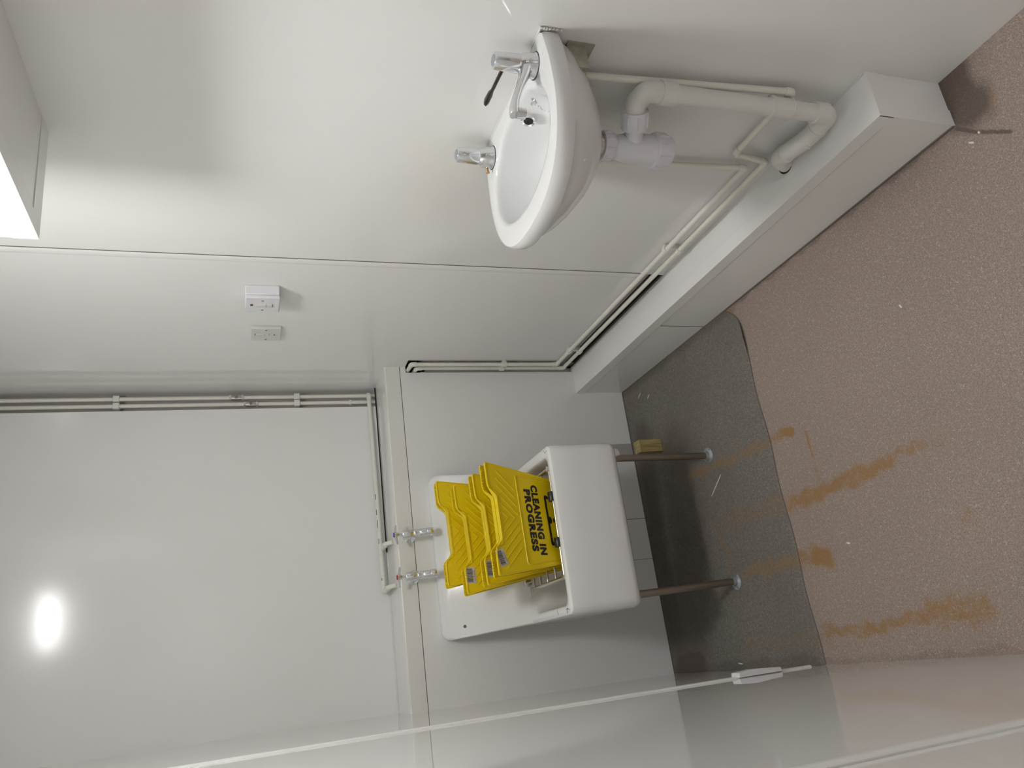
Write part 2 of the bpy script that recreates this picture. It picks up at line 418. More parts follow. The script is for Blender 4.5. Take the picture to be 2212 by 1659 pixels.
# joint strips of the wall panels
def strip(name, xw, s, y, z0, z1, wd, th):
    prof = [(-wd / 2, 0), (-wd / 2, th * 0.4), (-wd * 0.36, th * 0.85), (-wd * 0.15, th), (wd * 0.15, th), (wd * 0.36, th * 0.85), (wd / 2, th * 0.4), (wd / 2, 0)]
    bm = prism(bmesh.new(), [(y + a, xw + s * b_) for a, b_ in prof], z0, z1, lambda a, b_, c: Vector((b_, a, c)))
    struct(name, bm, 'trim', smooth=True)
strip('trim_10', XR, -1, 1.926, 0.292, ZC, 0.026, 0.0028)
struct('trim_11', B(XR - 0.0012, XR + 0.001, 1.9095, 1.9115, 0.292, ZC), 'groove')
strip('trim_12', XL, 1, 1.905, 0.025, ZC, 0.022, 0.005)
strip('trim_13', XL, 1, 0.622, 0.0, ZC, 0.026, 0.0045)

# boxing along the foot of the side wall
bm = B(0.984, XR, 1.0, YF, 0.0, 0.211)
struct('baseboard_right', bm, 'panel')
e = 0.0012
for nm, pr in (('trim_14', [(0.984 - e, 0.174), (0.984 - e, 0.211 + e), (1.024, 0.211 + e), (1.024, 0.2105), (0.9835, 0.2105), (0.9835, 0.174)]),):
    struct(nm, prism(bmesh.new(), pr, 1.0 - e, YF, lambda a, b_, c: Vector((a, c, b_))), 'trim')
bm = prism(bmesh.new(), [(0.984 - e, 0.0), (0.984 - e, 0.2115), (XR, 0.2115), (XR, 0.176), (1.024, 0.176), (1.024, 0.0)], 1.0 - 0.002, 1.0 + 0.001, lambda a, b_, c: Vector((a, c, b_)))
struct('trim_15', bm, 'panel')
struct('trim_16', B(0.9825, 0.984, 2.05, 2.0515, 0.0, 0.174), 'groove')
struct('trim_21', B(0.9827, 0.984, 1.03, YF, 0.1730, 0.1742), 'faint')
struct('trim_22', B(1.0235, 1.0247, 1.03, YF, 0.2110, 0.2117), 'faint')
struct('trim_17', S([(XR - 0.001, 1.0, 0.2125), (XR - 0.001, 1.27, 0.2125)], 0.0032, seg=8), 'sealant')
struct('trim_18', B(0.9805, 0.984, 1.0, YF, 0.0, 0.004), 'groove')
bm = bmesh.new(); lathe(bm, [(0.0, 0), (0.026, 0), (0.026, 0.0012), (0.0, 0.0012)], (1.072, 1.288, 0.2118), seg=20)
struct('trim_19', bm, 'void')

# boxed beam under the ceiling along the side wall
struct('beam', B(0.858, XR, YR, 1.458, 1.857, ZC), 'panel')
bm = bmesh.new()
box(bm, 0.8565, 0.890, YR, 1.4585, 1.8556, 1.8575); box(bm, 0.890, XR, 1.405, 1.4585, 1.8556, 1.8575)
box(bm, 0.8565, 0.8585, YR, 1.4585, 1.8575, 1.90)
struct('trim_20', bm, 'trim')

# ------------------------------------------------------------ ceiling light
t = thing('ceiling_light', 'round opal ceiling light above the middle of the room', 'light', (LX, LY, ZC))
obj('lamp_base', LT([(0, 0), (0.150, 0), (0.150, -0.02), (0, -0.02)], seg=40), 'switch', t, smooth=True)
obj('diffuser', LT([(0.143, -0.0205), (0.143, -0.035), (0.125, -0.052), (0.08, -0.062), (0, -0.065)], seg=40), 'lamp', t, smooth=True)

t = thing('fill_light', 'rectangular fill light added in the unseen corridor outside the doorway', 'light', (0.5, -2.1, ZC))  # unseen lamp, added to brighten the room through the doorway
obj('fill_light_tray', B(-0.32, 0.32, -0.32, 0.32, -0.03, 0), 'switch', t)
obj('diffuser', B(-0.30, 0.30, -0.30, 0.30, -0.036, -0.031), 'lamp_fill', t)

# ------------------------------------------------------------ wash basin
BX, BY, BZ = XR, 1.205, 0.964
def spline(pts, n):
    P_ = [Vector((a, b_, 0)) for a, b_ in pts]
    P_ = [P_[0] * 2 - P_[1]] + P_ + [P_[-1] * 2 - P_[-2]]
    d = []
    for i in range(1, len(P_) - 2):
        for k in range(16):
            s = k / 16; p0, p1, p2, p3 = P_[i - 1:i + 3]
            d.append(0.5 * ((2 * p1) + (p2 - p0) * s + (2 * p0 - 5 * p1 + 4 * p2 - p3) * s * s + (3 * p1 - p0 - 3 * p2 + p3) * s ** 3))
    d.append(P_[-2]); L = [0]
    for a, b_ in zip(d, d[1:]): L.append(L[-1] + (b_ - a).length)
    out = []
    for k in range(n):
        tt = L[-1] * k / (n - 1)
        i = max(0, min(len(L) - 2, next((q for q in range(len(L) - 1) if L[q + 1] >= tt), len(L) - 2)))
        f = (tt - L[i]) / max(L[i + 1] - L[i], 1e-9); q = d[i].lerp(d[i + 1], f); out.append((q.x, q.y))
    return out
NH = 36
def dloop(half):          # half outline from back middle to front middle -> closed loop
    h = spline(half, NH); return h + [(a, -b_) for a, b_ in h[-2:0:-1]]
def corner_half(pts, back, wd):
    return dloop(pts)
OUT = [(0.0, 0.0), (0.0, 0.06), (0.0, 0.13), (0.0, 0.186), (0.0015, 0.1895), (0.012, 0.192), (0.04, 0.198), (0.09, 0.204), (0.16, 0.203), (0.225, 0.184), (0.278, 0.142), (0.309, 0.075), (0.317, 0.0)]
INN = [(0.046, 0.0), (0.047, 0.04), (0.052, 0.078), (0.072, 0.108), (0.092, 0.138), (0.125, 0.157), (0.175, 0.158), (0.222, 0.128), (0.252, 0.068), (0.262, 0.0)]
outer, inner = dloop(OUT), dloop(INN)
def ins(lp, k, c=(0.13, 0.0), keep=0.02):      # shrink by about k metres toward c, wall side kept
    o = []
    for a, b_ in lp:
        v = Vector((c[0] - a, c[1] - b_)); L = max(v.length, 1e-6); v *= k / L
        if a < keep and v.x > 0: v.x *= max(0.0, a / keep)
        o.append((a + v.x, b_ + v.y))
    return o
def lerpc(lp, t_, c, r, n=None):
    n = len(lp); o = []
    for i, (a, b_) in enumerate(lp):
        an = math.atan2(b_ - c[1], a - c[0]); ca, cb = c[0] + r * math.cos(an), c[1] + r * math.sin(an)
        o.append((a * (1 - t_) + ca * t_, b_ * (1 - t_) + cb * t_))
    return o
def W3(lp, z): return [(BX - 0.001 - a, BY + b_, z) for a, b_ in lp]
DR = (0.11, 0.0)
loops = []
for t_, z in ((1, 0.800), (0.93, 0.802), (0.80, 0.807), (0.60, 0.820), (0.42, 0.837), (0.26, 0.860), (0.13, 0.884), (0.045, 0.905), (0.0, 0.920)):
    loops.append(W3(lerpc(ins(outer, 0.018), t_, DR, 0.036), z))
loops += [W3(ins(outer, 0.009), 0.9245), W3(ins(outer, 0.004), 0.9265), W3(ins(outer, 0.001), 0.932), W3(outer, 0.945), W3(ins(outer, 0.001), 0.955), W3(ins(outer, 0.005), 0.962), W3(ins(outer, 0.012), BZ + 0.0005)]
def ex(lp, k): return ins(lp, -k, c=(0.15, 0.0), keep=-1)
loops += [W3(ex(inner, 0.012), BZ), W3(ex(inner, 0.005), 0.9625), W3(ex(inner, 0.001), 0.958), W3(inner, 0.950)]
for t_, z in ((0.03, 0.935), (0.07, 0.915), (0.14, 0.893), (0.28, 0.868), (0.5, 0.852), (0.75, 0.844), (0.9, 0.841), (0.99, 0.838)):
    loops.append(W3(lerpc(inner, t_, DR, 0.022), z))
bas = thing('wash_basin', 'small white porcelain wash basin hung on the wall above the waste trap', 'basin', (BX, BY, 0.80))
def child(name, bm, mat, parent, **k):
    """mesh given in world space, parented to a thing standing at its own place"""
    pl = Vector((0, 0, 0)); q = parent
    while q is not None: pl += q.location; q = q.parent
    for v in bm.verts: v.co -= pl
    return obj(name, bm, mat, parent, **k)
bm = bmesh.new(); bridge(bm, loops, True, True); child('bowl', bm, 'porcelain', bas, smooth=True)
for p in bas.children[0].data.polygons: p.use_smooth = True
# overflow ring, drain, chain stay and chain
ox = XR - 0.058
bm = LT([(0.0155, 0), (0.0155, 0.002), (0.013, 0.004), (0.010, 0.002), (0.0095, -0.001)], origin=(ox, 1.203, 0.931), axis=(-1, 0, 0.25)); child('overflow_ring', bm, 'chrome', bas, smooth=True)
bm = LT([(0.0, 0), (0.0098, 0), (0.0098, 0.0012), (0, 0.0012)], origin=(ox, 1.203, 0.931), axis=(-1, 0, 0.25)); child('overflow_hole', bm, 'black', bas)
bm = LT([(0.024, 0), (0.024, 0.002), (0.019, 0.003), (0.017, -0.002), (0.0, -0.003)], origin=(XR - 0.111, BY, 0.8385)); child('plug_hole', bm, 'chrome', bas, smooth=True)
bm = LT([(0.007, 0), (0.008, 0.001), (0.008, 0.003), (0.004, 0.004), (0.0035, 0.012), (0.0, 0.013)], origin=(XR - 0.070, 1.128, 0.945), axis=(-0.6, 0.4, 0.5)); st = child('chain_stay', bm, 'chrome', bas, smooth=True)
bm = bmesh.new()
c0 = Vector((XR - 0.078, 1.133, 0.944))
for i in range(22):
    tt = i / 21; p = c0 + Vector((-0.030 * tt, 0.008 * tt, -0.075 * tt - 0.004 * math.sin(i)))
    bmesh.ops.create_uvsphere(bm, u_segments=8, v_segments=6, radius=0.0016, matrix=Matrix.Translation(p))
child('ball_chain', bm, 'chrome', bas, smooth=True)
# mounting bracket under the near end
bm = bmesh.new(); box(bm, XR - 0.004, XR, 1.035, 1.095, 0.843, 0.90); box(bm, XR - 0.055, XR, 1.043, 1.048, 0.860, 0.90)
sweep(bm, [(XR - 0.030, 1.055, 0.875), (XR - 0.052, 1.080, 0.866)], 0.012, seg=14)
child('wall_bracket', bm, 'bracket', bas, smooth=True)
bm = LT([(0.005, 0), (0.004, 0.003), (0, 0.003)], origin=(XR - 0.052, 1.081, 0.866), axis=(-0.4, 0.9, -0.1), seg=6); child('bolt', bm, 'brass', bas)
# rough sealant where the basin meets the wall
pts = []
for i in range(40):
    tt = i / 39; pts.append((XR - 0.003 + random.uniform(-0.0008, 0.0008), BY - 0.192 + random.uniform(-0.0012, 0.0012), 0.966 - 0.045 * tt))
for i in range(60):
    tt = i / 59; 
pts2 = [(XR - 0.002, BY - 0.192 + 0.384 * i / 30, 0.9645) for i in range(31)]
bm = S(pts, [random.uniform(0.0012, 0.0028) for _ in pts], seg=8); sweep(bm, pts2, 0.0022, seg=8); child('sealant_bead', bm, 'sealant', bas, smooth=True)

def basin_tap(y, spout):
    o = Vector((XR - 0.045, y, BZ)); tp = child('tap', LT([(0.0250, 0), (0.0250, 0.004), (0.0232, 0.007), (0.0225, 0.018), (0.0205, 0.026), (0.0150, 0.034), (0.0, 0.034)], origin=o), 'chrome', bas, smooth=True)
    child('rubber_washer', LT([(0.0265, -0.0005), (0.0265, 0.0012), (0, 0.0012)], origin=o), 'rubber', tp)
    child('tap_head', LT([(0.0, 0.033), (0.0180, 0.034), (0.0187, 0.037), (0.0165, 0.079), (0.0155, 0.082), (0.0125, 0.083), (0.0, 0.0832)], origin=o), 'chrome', tp, smooth=True)
    child('tap_cap', LT([(0.011, 0.083), (0.0105, 0.0845), (0, 0.0845)], origin=o), 'galv', tp, smooth=True)
    if spout:
        pth = [o + Vector(v) for v in ((0.0, 0, 0.017), (-0.015, 0, 0.021), (-0.035, 0, 0.029), (-0.060, 0, 0.040), (-0.085, 0, 0.050), (-0.105, 0, 0.056), (-0.117, 0, 0.058), (-0.122, 0, 0.0575))]
        child('spout', S(pth, [0.019, 0.017, 0.0125, 0.0095, 0.0095, 0.0110, 0.0115, 0.0110], seg=16, flat=0.8), 'chrome', tp, smooth=True)
        child('spout_nozzle', S([o + Vector((-0.1165, 0, 0.052)), o + Vector((-0.1175, 0, 0.036))], [0.0105, 0.0100], seg=16), 'chrome', tp, smooth=True)
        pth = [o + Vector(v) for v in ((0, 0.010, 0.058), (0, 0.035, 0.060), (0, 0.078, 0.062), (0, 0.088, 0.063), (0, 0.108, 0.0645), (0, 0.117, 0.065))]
        child('lever', S(pth, [0.0060, 0.0056, 0.0052, 0.0086, 0.0092, 0.006], seg=12, flat=0.6), 'chrome_dark', tp, smooth=True)
    else:
        child('hexagonal_nut', LT([(0.0, 0.008), (0.0155, 0.008), (0.0155, 0.027), (0.0, 0.027)], origin=o + Vector((-0.010, 0.002, 0)), seg=6), 'chrome', tp)
        pth = [o + Vector(v) for v in ((-0.020, 0.004, 0.014), (-0.030, 0.007, 0.013), (-0.036, 0.009, 0.012))]
        child('screw_stub', S(pth, [0.0035, 0.0030, 0.0048], seg=10), 'brass', tp, smooth=True)
basin_tap(1.066, True)
basin_tap(1.350, False)

# ------------------------------------------------------------ waste pipe
wp = thing('waste_pipe', 'thick white plastic waste pipe with bottle trap running down under the wash basin', 'pipe', (1.05, 1.09, 0.21))
TX, TY = XR - 0.101, BY
o = (TX, TY, 0)
child('rubber_seal', LT([(0.0, 0.800), (0.034, 0.799), (0.035, 0.792), (0.0, 0.791)], origin=o), 'rubber', wp, smooth=True)
child('waste_tail', LT([(0.0, 0.792), (0.028, 0.791), (0.028, 0.787), (0.0245, 0.786), (0.0245, 0.783), (0.0265, 0.782), (0.0265, 0.779), (0.0245, 0.778), (0.0245, 0.770), (0.0, 0.770)], origin=o), 'steel', wp, smooth=True)
tr = child('bottle_trap', LT([(0.0, 0.765), (0.021, 0.765), (0.022, 0.745), (0.027, 0.735), (0.031, 0.715), (0.033, 0.690), (0.034, 0.665), (0.034, 0.652), (0.0, 0.652)], origin=o), 'trap', wp, smooth=True)
def nut(pos, ax, r, h, par, ribs=10, nm='compression_nut', mt='trap'):
    bm = LT([(0.0, 0), (r * 0.96, 0), (r, h * 0.12), (r, h * 0.86), (r * 0.94, h), (0.0, h)], origin=pos, axis=ax, seg=30)
    axv = Vector(ax).normalized(); u = axv.orthogonal().normalized(); v = axv.cross(u)
    for k in range(ribs):
        a = 2 * math.pi * k / ribs; c = Vector(pos) + (u * math.cos(a) + v * math.sin(a)) * r * 0.985
        sweep(bm, [c + axv * h * 0.15, c + axv * h * 0.85], 0.0026, seg=6)
    return child(nm, bm, mt, par, smooth=True)
nut((TX, TY, 0.748), (0, 0, 1), 0.0315, 0.024, tr)
bm = LT([(0.034, 0.652), (0.0385, 0.650), (0.0385, 0.622), (0.035, 0.612), (0.024, 0.606), (0.0, 0.603)], origin=o, seg=30)
for k in range(10):
    a = 2 * math.pi * k / 10; sweep(bm, [(TX + 0.0385 * math.cos(a), TY + 0.0385 * math.sin(a), z) for z in (0.646, 0.624)] + [(TX + 0.026 * math.cos(a), TY + 0.026 * math.sin(a), 0.609)], 0.0028, seg=6)
child('trap_cup', bm, 'trap', tr, smooth=True)
# branch rising from the trap towards the wall
b0 = Vector((TX + 0.002, TY - 0.012, 0.700)); b1 = Vector((1.045, 1.120, 0.722)); ax = (b1 - b0).normalized()
bm = S([b0, b0 + ax * 0.045], [0.020, 0.0205], seg=20); child('branch', bm, 'trap', tr, smooth=True)
nut(b0 + ax * 0.036, ax, 0.0300, 0.038, tr, ribs=8)
PXW, PYW = 1.052, 1.088
q = [b0 + ax * 0.07, b1, Vector((PXW, PYW, 0.712)), Vector((PXW, PYW + 0.001, 0.655))]
child('elbow', S(fillet(q, 0.03, 8), 0.0225, seg=22), 'waste', wp, smooth=True)
child('elbow_collar', LT([(0.0, 0), (0.0250, 0), (0.0250, 0.034), (0.0, 0.034)], origin=(PXW, PYW, 0.648)), 'waste', wp, smooth=True)
d0, d1 = Vector((PXW, PYW, 0.66)), Vector((PXW - 0.002, PYW - 0.003, 0.285))
child('straight_pipe', S([d0, d1], 0.0195, seg=24), 'waste', wp, smooth=True)
cl = child('pipe_clip', LT([(0.0195, 0), (0.0228, 0), (0.0228, 0.052), (0.0195, 0.052)], origin=d1 + Vector((0, 0, 0.075))), 'waste', wp, smooth=True)
for dz in (0.0, 0.050):
    child('clip_rib', LT([(0.0195, 0), (0.0246, 0), (0.0246, 0.003), (0.0195, 0.003)], origin=d1 + Vector((0, 0, 0.075 + dz))), 'waste', cl, smooth=True)
child('elbow_collar', LT([(0.0, 0), (0.0245, 0), (0.0245, 0.030), (0.0, 0.030)], origin=d1 + Vector((0, 0, -0.020))), 'waste', wp, smooth=True)
q = [d1 + Vector((0, 0, -0.005)), Vector((PXW - 0.002, PYW, 0.252)), Vector((1.050, 1.165, 0.245)), Vector((1.050, 1.22, 0.262)), Vector((1.062, 1.262, 0.255)), Vector((1.071, 1.287, 0.212))]
child('floor_elbow', S(fillet(q, 0.028, 8), 0.0218, seg=22), 'waste', wp, smooth=True)
for a, b_ in (((1.050, 1.128, 0.2475), (1.050, 1.134, 0.2465)), ((1.050, 1.170, 0.246), (1.050, 1.176, 0.248)), ((1.051, 1.225, 0.261), (1.053, 1.231, 0.260))):
    child('socket_rim', S([a, b_], 0.0236, seg=22), 'waste', wp, smooth=True)

# ------------------------------------------------------------ water pipes
R15 = 0.0076
def pipe_thing(label, pts, br=0.014, group=None, r=R15, elbows=True):
    t = thing('water_pipe', label, 'pipe', pts[0], group)
    child('pipe_run', S(fillet(pts, br, 8), r, seg=16), 'pipe', t, smooth=True)
    if elbows:
        for a, p, c in zip(pts, pts[1:], pts[2:]):
            a, p, c = Vector(a), Vector(p), Vector(c); d1, d2 = (a - p), (c - p)
            if d1.length < 0.03 or d2.length < 0.03: continue
            d1.normalize(); d2.normalize()
            bm = S(fillet([p + d1 * 0.019, p, p + d2 * 0.019], 0.014, 8), r + 0.0016, seg=16)
            child('elbow', bm, 'pipe', t, smooth=True)
    return t
pa = pipe_thing('cream painted pipe jogging behind the thick waste pipe, lower of the pair along the wall',
    [(1.078, 1.100, 0.89), (1.077, 1.062, 0.364), (1.081, 1.085, 0.361), (1.081, 1.280, 0.361), (1.081, 1.300, 0.259), (1.086, 2.672, 0.259), (1.086, 2.676, 0.868), (1.095, 2.73, 0.885)][:1] +
    [(1.077, 1.062, 0.361), (1.081, 1.282, 0.361), (1.081, 1.300, 0.259), (1.087, 2.677, 0.260), (1.087, 2.677, 0.866), (1.091, 2.77, 0.872)])
child('bare_copper_patch', S([(1.078, 1.0985, 0.868), (1.078, 1.0975, 0.853)], R15 + 0.0003, seg=14), 'brass', pa, smooth=True)
pb = pipe_thing('cream painted pipe dropping behind the bottle trap, upper of the pair along the wall foot',
    [(1.078, 1.372, 0.89), (1.079, 1.328, 0.302), (1.087, 2.640, 0.303), (1.087, 2.640, 0.893), (1.091, 2.77, 0.897)])

def pair_clip(p, d, sep, label, mat='pipe', body=0.020, out=(-1, 0, 0)):
    """double clip: block round two parallel pipes; p centre, d pipe direction, sep vector between the pipes"""
    t = thing('pipe_clip', label, 'pipe clip', p)
    d = Vector(d).normalized(); s = Vector(sep); n = Vector(out)
    for k, sg in ((0, -0.5), (1, 0.5)):
        c = Vector(p) + s * sg
        child('clip_ring', S([c - d * body / 2, c + d * body / 2], R15 + 0.0035, seg=16), mat, t, smooth=True)
    c = Vector(p) - n * 0.008; u = s.normalized(); L = s.length / 2 + 0.006
    bm = bmesh.new()
    vs = []
    for a in (-1, 1):
        for b_ in (-1, 1):
            for e_ in (-1, 1): vs.append(bm.verts.new(c + d * (body * 0.45 * a) + u * (L * b_) + n * (0.006 * e_)))
    bmesh.ops.convex_hull(bm, input=vs); child('clip_base', bm, mat, t)
    return t
pair_clip((1.083, 1.735, 0.281), (0, 1, 0), (0, 0, 0.044), 'double clip on the two low pipes, the one nearer the basin', body=0.016)
pair_clip((1.086, 2.505, 0.2815), (0, 1, 0), (0, 0, 0.043), 'double clip on the two low pipes close to the corner of the lower wall', body=0.016)
pair_clip((1.087, 2.6585, 0.525), (0, 0, 1), (0, 0.037, 0), 'double clip on the two upright pipes in the corner channel of the lower wall', body=0.018)

# upper pair in the recess
YP = 2.930
hp = thing('water_pipe', 'cream painted pipe in the corner recess with a level branch above the ledge', 'pipe', (1.070, YP, LEDGE))
child('pipe_run', S([(1.070, YP, ZC - 0.002), (1.070, YP, LEDGE + 0.002)], R15, seg=16), 'pipe', hp, smooth=True)
child('branch_pipe', S(fillet([(1.070, YP - 0.018, 1.016), (0.295, YP - 0.028, 1.010), (0.300, 2.80, 1.008), (0.302, 2.775, LEDGE)], 0.013, 8), R15 + 0.0006, seg=16), 'pipe', hp, smooth=True)
child('branch_pipe', S(fillet([(0.452, YP - 0.022, 1.002), (0.455, 2.815, 1.006), (0.456, 2.785, LEDGE)], 0.013, 8), R15 + 0.0006, seg=16), 'pipe', hp, smooth=True)
child('elbow', S(fillet([(1.070, YP + 0.004, 1.016), (1.070, YP - 0.018, 1.016), (1.045, YP - 0.0185, 1.016)], 0.012, 8), R15 + 0.002, seg=16), 'pipe', hp, smooth=True)
child('elbow', S(fillet([(0.315, YP - 0.028, 1.010), (0.295, YP - 0.028, 1.010), (0.2955, YP - 0.050, 1.010)], 0.014, 8), R15 + 0.002, seg=16), 'pipe', hp, smooth=True)
child('joint_collar', S([(0.2985, 2.835, 1.009), (0.2995, 2.812, 1.008)], R15 + 0.003, seg=16), 'pipe', hp, smooth=True)
child('joint_collar', S([(0.4545, 2.850, 1.006), (0.455, 2.828, 1.006)], R15 + 0.003, seg=16), 'pipe', hp, smooth=True)
for x, l_ in ((0.60, 0.020), (0.585, 0.006), (0.560, 0.030), (0.66, 0.022), (0.49, 0.02), (0.345, 0.01)):
    yy = YP - 0.018 - 0.010 * (1.070 - x) / 0.775; zz = 1.016 - 0.006 * (1.070 - x) / 0.775
    child('paint_chip', S([(x, yy - R15 * 0.66, zz + R15 * 0.72), (x - l_, yy - R15 * 0.66, zz + R15 * 0.72)], 0.0016, seg=5), 'ink', hp)
up2 = thing('water_pipe', 'cream painted pipe inner of the pair climbing the corner recess', 'pipe', (1.043, YP, LEDGE))
child('pipe_run', S([(1.043, YP, ZC - 0.002), (1.043, YP, LEDGE + 0.002)], R15, seg=16), 'pipe', up2, smooth=True)
child('olive_joint', S([(1.043, YP, 1.083), (1.043, YP, 1.092)], R15 + 0.003, seg=16), 'pipe', up2, smooth=True)
def valve(par, x, zc):
    c = Vector((x, YP, zc))
    vb = child('isolating_valve', LT([(0.0, -0.019), (0.0095, -0.019), (0.0105, -0.012), (0.0105, 0.012), (0.0095, 0.019), (0.0, 0.019)], origin=c, seg=18), 'steel', par, smooth=True)
    for s in (-1, 1):
        child('valve_nut', LT([(0.0, 0), (0.0125, 0), (0.0125, 0.008), (0.0, 0.008)], origin=c + Vector((0, 0, s * 0.022 - 0.004)), seg=6), 'chrome', vb)
    child('valve_screw', LT([(0.0065, 0), (0.0065, 0.004), (0, 0.004)], origin=c + Vector((0, -0.010, 0)), axis=(0, -1, 0), seg=14), 'brushed', vb, smooth=True)
valve(hp, 1.070, 1.515); valve(up2, 1.043, 1.463)
def corner_clip(z, label):
    t = thing('pipe_clip', label, 'pipe clip', (1.056, YP, z))
    for x in (1.070, 1.043):
        bm = B(x - 0.0118, x + 0.0118, YP - 0.0115, YP + 0.035, z - 0.011, z + 0.011); child('clip_block', bm, 'trim_cream', t, bevel=0.003)
corner_clip(1.925, 'pair clip highest on the two upright pipes in the corner recess')
corner_clip(1.292, 'pair clip below the valves on the two upright pipes in the corner recess')

# ------------------------------------------------------------ sink bib taps
def bib_tap(x, cap, label, ang):
    t = thing('bib_tap', label, 'tap', (x, YF, 0.945))
    y = YF - 0.054
    child('wall_flange', LT([(0.024, 0), (0.024, 0.004), (0.016, 0.011), (0.0, 0.011)], origin=(x, YF - 0.001, 0.945), axis=(0, -1, 0)), 'chrome', t, smooth=True)
    child('tap_body', S([(x, YF - 0.004, 0.945), (x, YF - 0.030, 0.945), (x, y + 0.004, 0.947)], [0.0105, 0.0115, 0.0125], seg=18), 'chrome', t, smooth=True)
    child('valve_cylinder', LT([(0.0, 0), (0.0150, 0.001), (0.0160, 0.004), (0.0160, 0.016), (0.0180, 0.0165), (0.0180, 0.019), (0.0152, 0.0195), (0.0152, 0.038), (0.0130, 0.041), (0.005, 0.042), (0.005, 0.055), (0.0, 0.055)], origin=(x, y, 0.938)), 'chrome', t, smooth=True)
    child('spout', S(fillet([(x, y, 0.950), (x, y - 0.004, 0.930), (x, y - 0.022, 0.915), (x, y - 0.026, 0.888)], 0.012), [0.0145] * 8 + [0.0125] * 9 + [0.0115], seg=16), 'chrome', t, smooth=True)
    child('spout_nozzle', LT([(0.0, 0), (0.0140, 0), (0.0140, 0.018), (0.0128, 0.020), (0.0, 0.020)], origin=(x, y - 0.026, 0.878)), 'chrome', t, smooth=True)
    hd = child('tap_handle', LT([(0.0, 0.991), (0.007, 0.991), (0.0095, 0.996), (0.0095, 1.006), (0.0, 1.007)], origin=(x, y, 0)), 'chrome', t, smooth=True)
    for k in range(2):
        a = ang + math.pi * k; d = Vector((math.cos(a), math.sin(a), 0)); c = Vector((x, y, 1.001))
        child('handle_arm', S([c, c + d * 0.014, c + d * 0.026 + Vector((0, 0, -0.002)), c + d * 0.034 + Vector((0, 0, -0.004))], [0.0075, 0.0066, 0.0056, 0.004], seg=10, flat=0.8), 'chrome', hd, smooth=True)
    child('colour_cap', LT([(0.0085, 1.0065), (0.0075, 1.0095), (0.0, 1.010)], origin=(x, y, 0)), cap, hd, smooth=True)
bib_tap(0.455, 'blue', 'chrome bib tap with blue cap on the wall above the cleaner sink', math.radians(8))
bib_tap(0.312, 'redcap', 'chrome bib tap with red cap on the wall above the cleaner sink', math.radians(-22))

# ------------------------------------------------------------ cleaner sink
sink = thing('cleaner_sink', 'large white fireclay cleaner sink with high back on two steel legs', 'sink', (0.36, 2.42, 0.0))
def rrect(x0, x1, y0, y1, r, z, n=7, zf=None, rb=None):
    o = []
    mx_ = min(x1 - x0, y1 - y0) * 0.49; rf = min(r, mx_); rb = min(rb or r, mx_)
    for cx, cy, a0, r in ((x1 - rf, y0 + rf, -90, rf), (x1 - rb, y1 - rb, 0, rb), (x0 + rb, y1 - rb, 90, rb), (x0 + rf, y0 + rf, 180, rf)):
        for k in range(n + 1):
            a = math.radians(a0 + 90 * k / n); o.append((cx + r * math.cos(a), cy + r * math.sin(a)))
    return [(a, b_, z if zf is None else zf(a, b_)) for a, b_ in o]
ZR = 0.598
SX0, SX1, SY0, SY1 = 0.103, 0.618, 2.148, 2.60
L_ = []
for k, z in ((0.030, 0.364), (0.012, 0.367), (0.003, 0.376), (0.0, 0.390), (0.0, 0.45), (0.0, 0.52), (0.0, ZR - 0.012), (0.0025, ZR - 0.004), (0.009, ZR)):
    L_.append(rrect(SX0 + k, SX1 - k, SY0 + k, SY1 - k, 0.028 - min(k, 0.012), z))
IX0, IX1, IY0, IY1 = 0.134, 0.580, 2.180, 2.500
for k, z in ((0.0, ZR), (0.004, ZR - 0.003), (0.007, ZR - 0.012)):
    L_.append(rrect(IX0 - 0.007 + k, IX1 + 0.007 - k, IY0 - 0.007 + k, 2.497 + (z - ZR) * 0.618, 0.034 - k, z, rb=0.075))
def bowlz(d):
    return lambda x, y: d + 0.075 * max(0.0, (y - 2.30) / 0.2) ** 1.6
for k, d in ((0.004, 0.56), (0.007, 0.52), (0.010, 0.48), (0.016, 0.44), (0.028, 0.418), (0.05, 0.412)):
    L_.append(rrect(IX0 + k, IX1 - k, IY0 + k, 2.497 + (d - ZR) * 0.618 - max(0, k - 0.015) * 0.5, 0.034 + k * 0.3, d, rb=0.075 + k * 0.3))
bm = bmesh.new(); bridge(bm, L_, True, True); child('sink_bowl', bm, 'fireclay', sink, smooth=True)
# leaning splash back: plate from the rear of the bowl opening up to the wall
SL = (2.655 - 2.495) / (0.857 - ZR)
def splash():
    bm = bmesh.new(); rows = []
    def outline(ins_, zt):
        # (x, z) outline of the plate front, rounded top corners; counter-clockwise from low -x side
        x0b, x1b, x0t, x1t, zb = 0.105 + ins_, 0.616 - ins_, 0.090 + ins_, 0.658 - ins_, 0.594
        r = 0.028; pts = [(x0b, zb), (x1b, zb)]
        for k in range(8):
            a = math.radians(90 * k / 7); pts.append((x1t - r + r * math.cos(a), zt - r + r * math.sin(a)))
        for k in range(8):
            a = math.radians(90 + 90 * k / 7); pts.append((x0t + r + r * math.cos(a), zt - r + r * math.sin(a)))
        return pts
    def yy(z): return 2.495 + (z - ZR) * SL
    for ins_, zt, off in ((0.004, 0.862, 0.050), (0.0, 0.862, 0.030), (0.0, 0.862, 0.008), (0.003, 0.859, 0.002), (0.010, 0.852, 0.0)):
        rows.append([(x, min(yy(z) + off, YF - 0.0005 if off < 0.045 else YF), z) for x, z in outline(ins_, zt)])
    bridge(bm, rows, True, True); return bm
child('splash_back', splash(), 'fireclay', sink, smooth=True)
